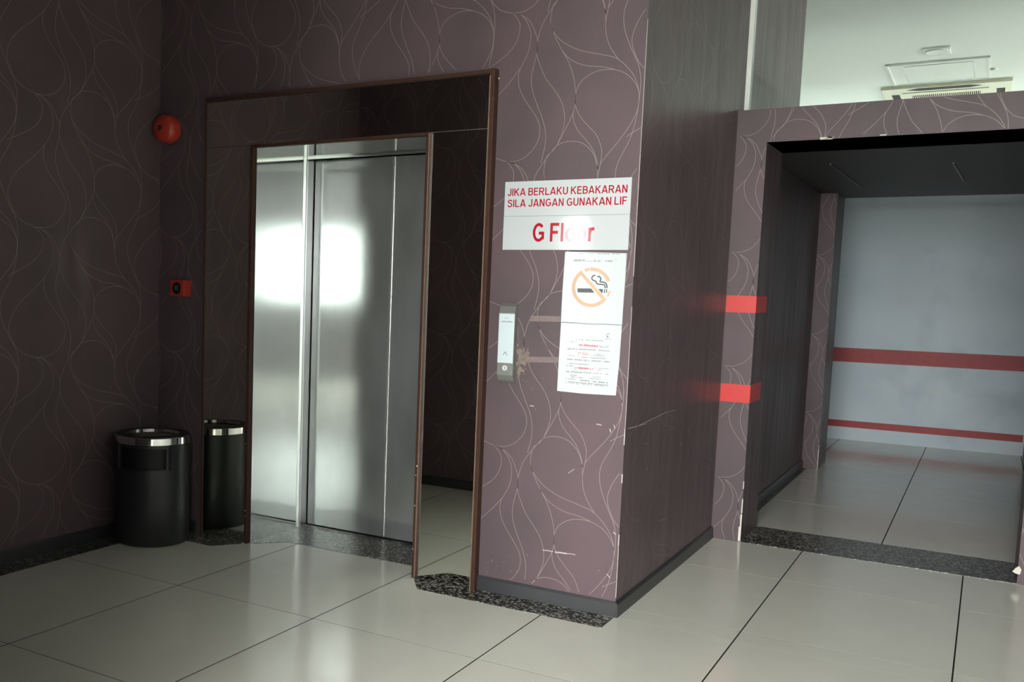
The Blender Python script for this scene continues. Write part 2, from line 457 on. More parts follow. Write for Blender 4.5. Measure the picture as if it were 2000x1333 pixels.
# skirting boards
def skirting(name, lst):
    bm = bmesh.new()
    for b in lst: bx(bm, *b)
    return struct(obj(name, bm, 'skirting'))
def skirt_profile(name, run):                              # run: list of (x, y) outer line, offset along given normal
    bm = bmesh.new()
    for (x0, y0, x1, y1, nx, ny) in run:
        prof = [(0, 0), (0.014, 0), (0.012, 0.056), (0.006, 0.066), (0, 0.066)]
        A_ = [bm.verts.new((x0 + nx * p, y0 + ny * p, z)) for p, z in prof]
        B_ = [bm.verts.new((x1 + nx * p, y1 + ny * p, z)) for p, z in prof]
        bm.faces.new(A_); bm.faces.new(B_[::-1])
        for i in range(5): bm.faces.new((A_[i], A_[(i + 1) % 5], B_[(i + 1) % 5], B_[i]))
    return struct(obj(name, bm, 'skirting'))
skirt_profile('baseboard_back', [(-1.905, YW, XP + 0.004, YW, 0, -1)])
skirt_profile('baseboard_side', [(XP, YW - 0.012, XP, YP, 1, 0)])
skirt_profile('baseboard_left', [(XL, 2.05, XL, YW, 1, 0)])
skirt_profile('baseboard_corner', [(XL, YW, -3.60, YW, 0, -1)])
skirt_profile('baseboard_front', [(XL, 2.05, -2.72, 2.05, 0, 1)])

# ------------------------------------------------------------------ lift
lift = thing('lift', 'stainless steel lift doors set in a recessed niche with polished jambs', 'lift', (-2.735, 4.6, 0))
P = []
JB = 4.562
P.append(box('jamb', 'jamb', NX0 + 0.0005, NX0 + 0.008, YW, JB, 0, NZ))
P.append(box('jamb', 'jamb', NX1 - 0.008, NX1 - 0.0005, YW, JB, 0, NZ))
P.append(box('head_panel', 'jamb', NX0 + 0.0005, NX1 - 0.0005, YW, JB, NZ, NZ + 0.018))
P.append(box('corner_strip', 'steel_edge', NX0 + 0.001, NX0 + 0.020, JB - 0.004, JB + 0.012, 0.0, NZ + 0.006, bevel=0.003))
P.append(box('corner_strip', 'steel_edge', NX1 - 0.020, NX1 - 0.001, JB - 0.004, JB + 0.012, 0.0, NZ + 0.006, bevel=0.003))
P.append(box('head_strip', 'steel_edge', NX0 + 0.020, NX1 - 0.020, JB - 0.004, JB + 0.012, NZ - 0.010, NZ + 0.008, bevel=0.003))
P.append(box('door_return', 'steel_dark', NX0 + 0.0, NX0 + 0.016, JB + 0.012, YD + 0.03, 0, NZ + 0.02))
P.append(box('door_return', 'steel_dark', NX1 - 0.016, NX1, JB + 0.012, YD + 0.03, 0, NZ + 0.02))
P.append(box('door_head', 'steel_dark', NX0 + 0.016, NX1 - 0.016, JB + 0.012, YD + 0.03, NZ - 0.0, NZ + 0.02))
dl = box('door_panel', 'steel', NX0 + 0.022, -2.703, YD, YD + 0.03, 0.012, NZ - 0.008)
dr = box('door_panel', 'steel', -2.695, NX1 - 0.022, YD + 0.002, YD + 0.03, 0.012, NZ - 0.008)
P += [dl, dr]
P.append(box('door_edge', 'steel_edge', -2.7045, -2.6955, YD - 0.004, YD + 0.02, 0.012, NZ - 0.008, bevel=0.002))
P.append(box('door_sill', 'steel_dark', NX0 + 0.016, NX1 - 0.016, YD - 0.012, YD + 0.03, 0.0, 0.006))
P.append(box('shaft_back', 'slot', NX0 - 0.02, NX1 + 0.02, YD + 0.031, YD + 0.06, 0, NZ + 0.05))
adopt(lift, P)

# mirror surround with wooden trims
sur = thing('mirror_surround', 'black mirror panels framed in brown wooden trim around the lift niche', 'door surround', (-2.735, 4.1, 0))
YT, YM = 4.083, 4.112
otl, otr = on_y(397, 192, YT), on_y(968, 134, YT)
obl, obr = on_y(385, 1045, YT), on_y(925, 1152, YT)
ox0, ox1 = (otl.x + obl.x) / 2, (otr.x + obr.x) / 2
oz = (otl.z + otr.z) / 2
YI = 4.094
itl, itr = on_y(489, 282.6, YI), on_y(840, 258, YI)
ibl, ibr = on_y(475, 1063, YI), on_y(808, 1129, YI)
ix0, ix1 = (itl.x + ibl.x) / 2, (itr.x + ibr.x) / 2
iz = (itl.z + itr.z) / 2
TW, TI = 0.023, 0.017
P = []
P.append(box('mirror_panel', 'mirror', ox0 + 0.006, ix0 + 0.004, YM, YW - 0.001, 0.002, iz - 0.001))
P.append(box('mirror_panel', 'mirror', ix1 - 0.004, ox1 - TW + 0.004, YM, YW - 0.001, 0.002, iz - 0.001))
P.append(box('mirror_panel', 'mirror', ox0 + 0.006, ox1 - TW + 0.004, YM, YW - 0.001, iz + 0.001, oz - TW * 0.5))
P.append(box('panel_joint', 'steel_edge', ix1, ox1 - TW, YM - 0.001, YM + 0.001, iz - 0.0012, iz + 0.0012))
def trim(x0, x1, z0, z1, y=YI):
    t = box('wooden_trim', 'wood', x0, x1, y, YW, z0, z1, bevel=0.003)
    P.append(t); return t
P.append(box('wooden_trim', 'wood', ox0, ox0 + 0.008, YW - 0.022, YW, 0.0, oz, bevel=0.002)); t_r = trim(ox1 - TW, ox1, 0.0, oz, YT); P.append(box('wooden_trim', 'wood', ox0 + 0.008, ox1 - TW, YT + 0.012, YW, oz - 0.016, oz, bevel=0.003))
ti_l = trim(ix0, ix0 + TI, 0.0, iz); ti_r = trim(ix1 - TI, ix1, 0.0, iz); trim(ix0 + TI, ix1 - TI, iz - 0.015, iz)
P.append(box('pale_edge', 'wood_edge', ox1 - TW - 0.001, ox1 - TW + 0.004, YT - 0.0015, YT + 0.004, 0.0, oz - 0.03))  # paler strip along the trim edge
P.append(box('pale_edge', 'wood_edge', ix1 - 0.003, ix1 + 0.0005, YI - 0.001, YI + 0.004, 0.0, iz - 0.004))
def chips(lst, y, nm='paint_chip', mt='chip'):
    for px, py, s in lst:
        c = on_y(px, py, y)
        n = 7
        pts = [(c.x + s * random.uniform(.5, 1) * math.cos(2 * math.pi * i / n), c.z + 1.3 * s * random.uniform(.5, 1) * math.sin(2 * math.pi * i / n)) for i in range(n)]
        P.append(plate(nm, mt, pts, y - 0.0004, y + 0.002))
chips([(814, 911, .005), (812, 929, .003), (810, 988, .004), (806, 1073, .003), (479, 998, .0035), (479, 1009, .003), (481, 867, .003), (974, 153, .004)], YI - 0.0005)
adopt(sur, P)

# ------------------------------------------------------------------ passage beyond the lift block
wall_passage = struct(boxes('wall_passage', 'paper', [
    (XP, XJ, YP, YP + 0.47, 0, ZS), (XJR, XR, YP, YP + 0.47, 0, ZS), (XP, XR, YP, YP + 0.47, ZS, ZL)]))
pattern(wall_passage, 'y', YP - 0.0007, XP, XR, 0.0, ZL, -1.225, 2.253, holes=[(XJ, XJR, 0, ZS)])
struct(box('wall_inner', 'paper', -1.40, -1.205, YP + 0.47, 8.83, 0, ZS))
skirt_profile('baseboard_inner', [(-1.205, YP + 0.47, -1.205, 8.83, 1, 0)])
wp2 = struct(box('wall_strip', 'paper', -1.40, -1.083, 8.83, 9.28, 0, ZS))
pattern(wp2, 'y', 8.83 - 0.0007, -1.205, -1.083, 0.0, ZS, -1.224, 1.095)
struct(box('wall_right', 'paper', 0.34, 0.45, YP + 0.47, 10.95, 0, 2.7))
wg = struct(box('wall_grey', 'grey', -3.3, 0.45, 10.95, 11.1, 0, 2.7))
for za, zb in ((0.770, 0.908), (0.125, 0.191)):
    s = box('red_stripe', 'red_paint', -3.2, 0.33, 10.947, 10.95, za, zb, wg)
bm = bmesh.new()
for px, py, l in [(1690, 752, .03), (1706, 754, .04), (1722, 754, .02), (1755, 758, .03), (1768, 759, .02), (1815, 762, .05), (1832, 763, .03), (1855, 764, .02), (1895, 767, .04), (1915, 769, .04), (1618, 766, .01), (1640, 800, .008),
                  (1668, 860, .04), (1690, 862, .06), (1735, 866, .02), (1815, 874, .02)]:
    c = on_y(px, py, 10.946); bx(bm, c.x - l / 2, c.x + l / 2, 10.945, 10.95, c.z - .004, c.z + .004)
obj('paint_scuffs', bm, 'chip', wg)
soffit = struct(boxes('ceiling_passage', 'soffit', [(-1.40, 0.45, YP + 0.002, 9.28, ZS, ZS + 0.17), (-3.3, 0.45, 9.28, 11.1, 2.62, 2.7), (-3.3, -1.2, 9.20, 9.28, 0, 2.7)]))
for (xa, ya, xb, yb) in ((-0.904, 6.92, -0.874, 8.38), (-0.259, 7.12, -0.225, 8.2)):
    prism('board_joint', 'purple', [(xa - .006, ya), (xa + .006, ya), (xb + .006, yb), (xb - .006, yb)], ZS - 0.006, ZS + 0.002, soffit)
bm = bmesh.new()
for px, py, l, h in [(1614, 269, .06, .008), (1622, 268, .03, .005), (1725, 263.5, .03, .004)]:
    c = on_y(px, py, YP); bx(bm, c.x - l / 2, c.x + l / 2, YP - .002, YP + .02, c.z - h, c.z + h * .4)
for py0, py1, wd in [(1030, 1058, .012), (1005, 1030, .006), (975, 1003, .004), (940, 955, .003)]:
    a = on_y(1446, py0, YP); b = on_y(1446, py1, YP); bx(bm, XJ - wd, XJ + .001, YP - .001, YP + .01, max(0.0, b.z), a.z)
slab(bm, [(XJR - .022, .060), (XJR - .008, .052), (XJR + .010, .050), (XJR + .014, .075), (XJR + .004, .092), (XJR - .010, .080)], YP - .004, YP + .012)
obj('plaster_chips', bm, 'chip', wall_passage)
bm = bmesh.new()
for za, zb, wd in [(.10, .16, .004), (.16, .2, .002), (.0, .10, .003)]:
    bx(bm, -1.083 - wd, -1.0825, 8.828, 8.84, za, zb)
obj('plaster_chips', bm, 'chip', wp2)

# red tape wrapped round the passage corner
for lab, py0, py1, in (('upper red tape band wrapped round the corner of the passage opening', 577, 610), ('lower red tape band wrapped round the corner of the passage opening', 751, 786)):
    za = on_y(1450, py0 + 1, YP).z; zb = on_y(1450, py1 + 1, YP).z
    bm = bmesh.new()
    bx(bm, XP + 0.002, XJ + 0.0012, YP - 0.0012, YP - 0.0002, zb, za)
    bx(bm, XJ + 0.0002, XJ + 0.0012, YP - 0.0002, YP + 0.30, zb, za)
    tag(obj('red_tape', bm, 'red_tape'), lab, 'tape')

# glass over the lintel with its white edge
gp = thing('glass_partition', 'clear glass pane standing on the passage lintel with a white edge strip', 'glass partition', (XP + 0.3, YP + 0.2, ZL))
adopt(gp, [box('pane', 'glass', XP + 0.026, XR, YP + 0.16, YP + 0.168, ZL, ZC),
           box('edge_strip', 'white', XP + 0.0005, XP + 0.026, YP + 0.14, YP + 0.19, ZL, ZC)])

# ------------------------------------------------------------------ room shell out of view
def wall_with_holes(name, ax, p0, p1, a0, a1, wins, m):
    bm = bmesh.new()
    ws = sorted(wins); cur = a0
    def put(u0, u1, z0, z1):
        if u1 - u0 < 1e-4 or z1 - z0 < 1e-4: return
        if ax == 'y': bx(bm, u0, u1, p0, p1, z0, z1)
        else: bx(bm, p0, p1, u0, u1, z0, z1)
    for b0, b1, z0, z1 in ws:
        put(cur, b0, 0, ZC); put(b0, b1, 0, z0); put(b0, b1, z1, ZC); cur = b1
    put(cur, a1, 0, ZC)
    return struct(obj(name, bm, m))
wall_with_holes('wall_entrance', 'y', YB - 0.15, YB, XO, XR, [(b, c, d_, e) for a, p, b, c, d_, e in WINDOWS if a == 'y'], 'paper')
wall_with_holes('wall_far_right', 'x', XR, XR + 0.15, YB, YF, [(b, c, d_, e) for a, p, b, c, d_, e in WINDOWS if a == 'x'], 'white')
wall_with_holes('wall_far', 'y', YF, YF + 0.15, XO, XR, [(b, c, d_, e) for a, p, b, c, d_, e in WINDOWS if a == 'y2'], 'white')
struct(box('wall_far_left', 'paper', XO - 0.15, XO, YB, YF, 0, ZC))
struct(box('wall_block', 'soffit', XO, XL - 0.3, YW, 7.8, 0, ZC))
struct(box('wall_block_back', 'white', XL - 0.3, XP - 0.1, 7.7, 7.8, 0, ZC))
ceiling = struct(box('ceiling', 'white', XO, XR, YP + 0.2, YF, ZC, ZC + 0.15))
r0, r1, r2, r3 = FILL_OPENING
struct(boxes('ceiling_lobby', 'lobby_ceiling', [(XO, XR, YB, r2, ZC, ZC + 0.15), (XO, XR, r3, YP + 0.2, ZC, ZC + 0.15), (XO, r0, r2, r3, ZC, ZC + 0.15), (r1, XR, r2, r3, ZC, ZC + 0.15)]))
n = 0
for ax, p, a0, a1, z0, z1 in WINDOWS:
    n += 1; t = 0.05; L_ = []
    am = (a0 + a1) / 2
    for u0, u1, v0, v1 in ((a0, a0 + t, z0, z1), (a1 - t, a1, z0, z1), (a0, a1, z0, z0 + t), (a0, a1, z1 - t, z1), (am - .015, am + .015, z0, z1)):
        L_.append((u0, u1, p - 0.10, p - 0.05, v0, v1) if ax == 'y' else (u0, u1, p + 0.05, p + 0.10, v0, v1) if ax == 'y2' else (p + 0.05, p + 0.10, u0, u1, v0, v1))
    wf = struct(boxes('window_%d' % n, 'frame', L_))  # frames also fill the windows added to the far room
    if n == 3:
        box('dimming_pane', 'tint', a0, a1, p - 0.08, p - 0.074, z0, z1, wf)  # unseen pane added to dim the daylight of this bay
struct(box('ground', 'ground', -60, 60, -60, 60, -0.5, -0.3))

# ------------------------------------------------------------------ lettering
def parc(cx, cy, rx, ry, a0, a1, n=14):
    return [(cx + rx * math.cos(math.radians(a0 + (a1 - a0) * i / n)), cy + ry * math.sin(math.radians(a0 + (a1 - a0) * i / n))) for i in range(n + 1)]
STEM = [(.075, 0), (.075, 1)]
GLYPH = {
 'J': (.50, [[(.43, 1), (.43, .5)] + parc(.25, .27, .18, .195, 0, -180)]),
 'I': (.15, [STEM]),
 'K': (.68, [STEM, [(.60, 1), (.10, .42)], [(.26, .60), (.62, 0)]]),
 'A': (.72, [[(.05, 0), (.345, 1)], [(.375, 1), (.67, 0)], [(.17, .28), (.55, .28)]]),
 'B': (.62, [STEM, [(.075, .925), (.34, .925)] + parc(.34, .73, .20, .195, 90, -90) + [(.075, .535)], [(.075, .535), (.34, .535)] + parc(.34, .305, .235, .23, 90, -90) + [(.075, .075)]]),
 'E': (.58, [STEM, [(.075, .925), (.56, .925)], [(.075, .53), (.52, .53)], [(.075, .075), (.58, .075)]]),
 'R': (.68, [STEM, [(.075, .925), (.36, .925)] + parc(.36, .70, .23, .225, 90, -90) + [(.075, .475)], [(.34, .475), (.62, 0)]]),
 'L': (.54, [STEM, [(.075, .075), (.54, .075)]]),
 'U': (.64, [[(.075, 1), (.075, .6)] + parc(.32, .32, .245, .25, 180, 360) + [(.565, .6), (.565, 1)]]),
 'N': (.63, [STEM, [(.09, .97), (.54, .03)], [(.555, 0), (.555, 1)]]),
 'S': (.62, [smooth_pts([(.54, .72), (.48, .87), (.31, .93), (.14, .87), (.09, .73), (.16, .61), (.31, .54), (.48, .46), (.55, .29), (.48, .13), (.30, .07), (.12, .13), (.065, .30)], 4)]),
 'G': (.72, [parc(.37, .5, .295, .43, 42, 318, 30), [(.64, .12), (.64, .52)], [(.38, .46), (.69, .46)]]),
 'F': (.55, [STEM, [(.075, .925), (.55, .925)], [(.075, .50), (.48, .50)]]),
 'l': (.15, [STEM]),
 'o': (.58, [parc(.29, .36, .215, .295, 0, 360, 32)]),
 'r': (.36, [[(.075, 0), (.075, .73)], smooth_pts([(.075, .42), (.12, .58), (.22, .66), (.36, .655)], 4)]),
}
def text_mesh(name, text, m, x0, x1, z0, z1, y, stroke_w=.15, gap=.12):
    bm = bmesh.new(); pen = 0.0; k = 0
    for ch in text:
        if ch == ' ': pen += .26; continue
        wd, lines = GLYPH[ch]
        for ln in lines:
            k += 1
            ribbon(bm, [(pen + a, b) for a, b in ln], stroke_w, 'y', 0.00002 * (k % 5))
        pen += wd + gap
    xs = [v.co.x for v in bm.verts]; zs = [v.co.z for v in bm.verts]
    ax, bx_, az, bz = min(xs), max(xs), 0.0, 1.0
    for v in bm.verts:
        v.co = (x0 + (v.co.x - ax) / (bx_ - ax) * (x1 - x0), y - v.co.y, z0 + (v.co.z - az) / (bz - az) * (z1 - z0))
    me = bpy.data.meshes.new(name); bm.to_mesh(me); bm.free()
    o = link(name, me, m); o['kind'] = 'stuff'
    return o

# fire warning sign: upper plate and floor-name plate
YS = YW - 0.007
sTL, sTR, sBL, sBR = on_y(987, 355.3, YS), on_y(1234.5, 346.8, YS), on_y(981.7, 487.9, YS), on_y(1226.6, 489, YS)
sx0, sx1, sz0, sz1 = (sTL.x + sBL.x) / 2, (sTR.x + sBR.x) / 2, (sBL.z + sBR.z) / 2, (sTL.z + sTR.z) / 2
sm = on_y(1110, 421, YS).z
sign = thing('lift_sign', 'white acrylic sign with red fire warning lettering above the call panel', 'sign', ((sx0 + sx1) / 2, YW, sz0))
P = [box('sign_plate', 'acrylic', sx0, sx1, YS, YW - 0.001, sm + 0.0006, sz1), box('floor_plate', 'acrylic', sx0, sx1, YS - 0.001, YW - 0.001, sz0, sm - 0.0006)]
def line_z(pxl, pyl, pxr, pyr): return (on_y(pxl, pyl, YS).z + on_y(pxr, pyr, YS).z) / 2
lx0, lx1 = on_y(991.8, 375, YS).x, on_y(1225.6, 370, YS).x
P.append(text_mesh('lettering', 'JIKA BERLAKU KEBAKARAN', 'letter', lx0, lx1, line_z(992, 382.5, 1225, 377.3), line_z(992, 367.5, 1225, 362.3), YS - 0.0005))
lx0, lx1 = on_y(991.5, 397, YS).x, on_y(1224.6, 393, YS).x
P.append(text_mesh('lettering', 'SILA JANGAN GUNAKAN LIF', 'letter', lx0, lx1, line_z(991, 404, 1225, 401), line_z(991, 389, 1225, 385.5), YS - 0.0005))
P.append(text_mesh('lettering', 'G Floor', 'letter', on_y(1040.8, 455, YS).x, on_y(1161, 455, YS).x, line_z(1041, 472.6, 1161, 471.6), line_z(1041, 436.8, 1161, 434.5), YS - 0.0015, stroke_w=.165))
adopt(sign, P)

# no smoking notice
YN = YW - 0.004
def wp(px, py, y=YN): c = on_y(px, py, y); return (c.x, c.z)
def crop(ox, oy, sc): return lambda x, y, yy=YN: wp(ox + x / sc, oy + y / sc, yy)
q = crop(1070, 480, 7.84)
ns = thing('no_smoking_notice', 'laminated no smoking notice with a faded orange prohibition circle', 'notice', (on_y(1160, 630, YN).x, YW, on_y(1160, 634, YN).z))
P = [plate('sheet', 'sheet', [q(268, 92), q(600, 100), q(1215, 118), q(1190, 500), q(1135, 1222), q(700, 1208), q(200, 1186), q(225, 700)][::-1], YN, YW - 0.0012)]
cx, cz = q(665, 640); rx = (q(965, 640)[0] - q(362, 640)[0]) / 2; rz = (q(665, 335)[1] - q(665, 945)[1]) / 2
def arc(a0, a1, r0, r1, m, nm='prohibition_ring'):
    bm = bmesh.new(); n = max(4, int((a1 - a0) / 6)); A_ = []
    for i in range(n + 1):
        t = math.radians(a0 + (a1 - a0) * i / n)
        A_.append([bm.verts.new((cx + rx * k * math.cos(t), YN - 0.0005, cz + rz * k * math.sin(t))) for k in (r0, r1)])
    for a, b in zip(A_, A_[1:]): bm.faces.new((a[0], b[0], b[1], a[1]))
    P.append(obj(nm, bm, m))
arc(20, 96, .82, 1, 'orange'); arc(98, 114, .84, 1, 'orange'); arc(122, 325, .82, 1, 'orange'); arc(332, 350, .9, 1, 'orange')
def flat(nm, m, pts, y=YN - 0.0006):
    bm = bmesh.new(); bm.faces.new([bm.verts.new((a, y, b)) for a, b in pts]); P.append(obj(nm, bm, m))
flat('prohibition_bar', 'orange', [q(485, 430), q(525, 400), q(880, 800), q(845, 845)], YN - 0.0007)
flat('cigarette', 'ink', [q(455, 655), q(665, 657), q(712, 722), q(455, 718)])
flat('cigarette', 'ink', [q(775, 664), q(842, 666), q(840, 724), q(822, 724)])
for a in (860, 893): flat('cigarette', 'ink', [q(a, 668), q(a + 16, 668), q(a + 14, 726), q(a - 2, 726)])
def stroke(nm, m, pts, wd, y=YN - 0.0006):
    bm = bmesh.new(); ribbon(bm, smooth_pts([q(*p) for p in pts], 4), wd, 'y', y); P.append(obj(nm, bm, m))
stroke('smoke', 'ink', [(878, 655), (872, 612), (840, 596), (780, 592), (745, 575), (738, 548), (712, 538), (682, 522), (676, 490), (695, 465), (728, 455)], .0055)
stroke('smoke', 'ink', [(906, 652), (902, 605), (880, 572), (840, 558), (808, 556), (800, 545), (812, 520), (805, 490), (785, 475), (758, 475)], .0055)
bm = bmesh.new()
def marks(bm, f, x0, y0, x1, y1, h, y, fill=0.75, step=9):
    x = x0
    while x < x1:
        l = random.uniform(0.4, 1.0) * step
        if random.random() < fill:
            t0, t1 = (x - x0) / max(1, x1 - x0), (min(x + l, x1) - x0) / max(1, x1 - x0)
            ya, yb = y0 + (y1 - y0) * t0, y0 + (y1 - y0) * t1
            pts = [f(x, ya, y), f(min(x + l, x1), yb, y), f(min(x + l, x1), yb + h, y), f(x, ya + h, y)]
            bm.faces.new([bm.verts.new((a, y, b)) for a, b in pts])
        x += l + random.uniform(0.25, 0.5) * step
marks(bm, q, 398, 212, 570, 212, 30, YN - .0005, 0.95, 12); marks(bm, q, 590, 236, 680, 240, 9, YN - .0005, 0.9, 12); marks(bm, q, 705, 222, 830, 224, 26, YN - .0005, 0.55, 10); marks(bm, q, 880, 224, 995, 226, 24, YN - .0005, 0.9, 10); marks(bm, q, 1035, 214, 1055, 214, 12, YN - .0005, 1, 14)
P.append(stuff(obj('print', bm, 'ink_light')))
bm = bmesh.new()
for x0, y0, x1, y1, h in [(480, 118, 560, 126, 9), (630, 120, 740, 122, 7), (765, 118, 940, 122, 12), (985, 118, 1110, 124, 12), (1155, 110, 1200, 125, 22), (225, 1165, 400, 1180, 16), (1110, 1110, 1135, 1115, 50)]:
    marks(bm, q, x0, y0, x1, y1, h, YN - .0005, 0.9, 30)
P.append(stuff(obj('tape_marks', bm, 'ink_light')))
stroke('tape_shade_edge', 'ink_light', [(200, 1176), (420, 1184), (640, 1202), (900, 1206), (1132, 1220)], .0032)  # dark line painted for the gap shadow between the sheets, along the tape
stroke('tape_shade_edge', 'ink_light', [(262, 110), (232, 560), (205, 1000), (196, 1170)], .0016)
stroke('tape_shade_edge', 'ink_light', [(1208, 130), (1190, 480), (1160, 880), (1140, 1200)], .0020)
adopt(ns, P)

# printed notice
q2 = crop(1070, 630, 8.329)
YN2 = YW - 0.0025
pn = thing('printed_notice', 'laminated sheet of small grey and red print hanging below the no smoking notice', 'notice', (on_y(1150, 768, YN2).x, YW, on_y(1150, 770, YN2).z))
P = [plate('sheet', 'sheet', [q2(215, 5, YN2), q2(1205, 35, YN2), q2(1165, 600, YN2), q2(1105, 1192, YN2), q2(560, 1160, YN2), q2(150, 1115, YN2), q2(180, 560, YN2)][::-1], YN2, YW - 0.0004)]
rows = [(455, 268, 580, 280, 14, 'ink_light', .6), (615, 283, 925, 298, 14, 'ink_light', .85), (340, 300, 480, 305, 12, 'ink_light', .5), (330, 325, 440, 330, 8, 'ink_light', .4),
        (488, 350, 865, 380, 30, 'ink_red', .9), (875, 376, 995, 386, 10, 'ink_light', .8), (870, 402, 985, 408, 12, 'ink_light', .9), (485, 388, 630, 400, 10, 'ink_light', .7),
        (325, 420, 1005, 460, 12, 'ink', .85), (325, 436, 410, 440, 10, 'ink_light', .8), (492, 488, 655, 500, 10, 'ink_red', .8), (492, 512, 660, 528, 10, 'ink_red', .8), (745, 510, 920, 518, 10, 'ink_light', .8), (745, 532, 920, 545, 12, 'ink_light', .9),
        (320, 535, 530, 552, 8, 'ink_light', .6), (555, 562, 935, 585, 14, 'ink_light', .9), (315, 590, 1005, 635, 20, 'ink_light', .85), (305, 662, 670, 688, 10, 'ink', .8), (305, 695, 410, 710, 12, 'ink', .8),
        (435, 722, 740, 748, 28, 'ink_red', .92), (750, 740, 995, 752, 10, 'ink_light', .8), (430, 758, 560, 770, 12, 'ink_light', .8), (780, 765, 875, 775, 10, 'ink_red', .8),
        (300, 790, 1000, 840, 12, 'ink', .85), (300, 806, 560, 820, 10, 'ink_light', .8), (365, 850, 490, 862, 12, 'ink', .7), (372, 880, 600, 900, 12, 'ink', .7), (690, 880, 860, 890, 10, 'ink_light', .8), (690, 908, 860, 922, 12, 'ink_light', .9),
        (290, 905, 460, 925, 14, 'ink_light', .85), (485, 930, 975, 978, 16, 'ink', .85), (285, 955, 980, 1015, 18, 'ink_light', .85), (285, 980, 980, 1035, 12, 'ink_light', .7)]
for mt in ('ink', 'ink_light', 'ink_red'):
    bm = bmesh.new()
    for x0, y0, x1, y1, h, m_, fl in rows:
        if m_ == mt: marks(bm, q2, x0, y0, x1, y1, h, YN2 - .0005, fl, 16)
    P.append(stuff(obj('print', bm, mt)))
bm = bmesh.new()
ex, ez = q2(982, 215, YN2); A_ = []
for i in range(15):
    t = 2 * math.pi * i / 20 + 0.6
    A_.append([bm.verts.new((ex + k * .0085 * math.cos(t), YN2 - .0005, ez + k * .009 * math.sin(t))) for k in (.72, 1)])
for a, b in zip(A_, A_[1:]): bm.faces.new((a[0], b[0], b[1], a[1]))
marks(bm, q2, 965, 222, 990, 222, 18, YN2 - .0005, 1, 20); marks(bm, q2, 905, 262, 1035, 268, 10, YN2 - .0005, .8, 14)
P.append(obj('emblem', bm, 'ink_light'))
adopt(pn, P)

# ------------------------------------------------------------------ lift call panel
cp = thing('call_panel', 'slim lift call panel with pale blue face and curved grey ends beside the wooden trim', 'call button', (on_y(990, 745, YW).x, YW, on_y(990, 745, YW).z))
YC = YW - 0.036
ca, cb = on_y(976.5, 600, YC), on_y(1007, 600, YC)
c2, c3 = on_y(969.5, 740, YC), on_y(1000.5, 740, YC)
cx0, cx1 = (ca.x + c2.x) / 2, (cb.x + c3.x) / 2
cz1, cz0 = on_y(995, 593, YW - .02).z, on_y(988, 748, YW - .02).z
P = []
bm = bmesh.new()
prof = [(YW, cz0), (YW - .012, cz0), (YW - .024, cz0 + .012), (YC, cz0 + .035), (YC, cz1 - .04), (YW - .027, cz1 - .012), (YW - .014, cz1), (YW, cz1)]
A_ = [bm.verts.new((cx0, y, z)) for y, z in prof]; B_ = [bm.verts.new((cx1, y, z)) for y, z in prof]
bm.faces.new(A_); bm.faces.new(B_[::-1])
for i in range(8): bm.faces.new((A_[i], A_[(i + 1) % 8], B_[(i + 1) % 8], B_[i]))
P.append(obj('housing', bm, 'call_grey'))
fz1, fz0 = on_y(992, 613, YC - .003).z, on_y(987, 709.5, YC - .003).z
face = box('face_plate', 'call_face', cx0 + .001, cx1 - .001, YC - .004, YC + .002, fz0, fz1, bevel=0.0012)
P.append(face)
YF_ = YC - .0046
ux = lambda t: cx0 + (cx1 - cx0) * t
bm = bmesh.new()
az = on_y(987, 691, YF_).z
ribbon(bm, [(ux(.36), az - .008), (ux(.5), az + .008)], .0022, 'y', YF_); ribbon(bm, [(ux(.5), az + .008), (ux(.64), az - .008)], .0022, 'y', YF_)
P.append(obj('up_arrow', bm, 'ink'))
bm = bmesh.new(); lz = on_y(990, 629, YF_).z
x = ux(.16)
while x < ux(.84):
    hgt = random.choice((.0035, .0045, .0065)); bx(bm, x, x + .0026, YF_, YF_ + .0004, lz - .002, lz - .002 + hgt); x += .0042
P.append(obj('maker_mark', bm, 'ink_light'))
bm = bmesh.new(); ez = on_y(991, 622, YF_).z
for s in (-1, 1): ribbon(bm, [(ux(.5) + s * .007, ez - .003), (ux(.5) + s * .008, ez + .001), (ux(.5) + s * .004, ez + .005)], .0015, 'y', YF_)
bx(bm, ux(.5) - .0015, ux(.5) + .0015, YF_, YF_ + .0004, ez - .001, ez + .002)
P.append(obj('maker_mark', bm, 'ink_light'))
kz = on_y(985, 719, YC).z
RX = Matrix.Rotation(math.radians(90), 4, 'X')
P.append(lathe('key_switch', 'key_metal', [(0, .004), (.006, .004), (.0065, .006), (.011, .006), (.012, .004), (.012, 0), (0, 0)], n=32, mtx=Matrix.Translation((ux(.5), YC, kz)) @ RX))
P.append(box('key_slot', 'black', ux(.5) - .0012, ux(.5) + .0012, YC - .0048, YC - .003, kz - .004, kz + .004))
bm = bmesh.new(); x = ux(.2)
while x < ux(.82): bx(bm, x, x + .002, YC - .0006, YC + .001, kz - .023, kz - .019); x += .0034
P.append(obj('switch_marking', bm, 'ink_light'))
adopt(cp, P)

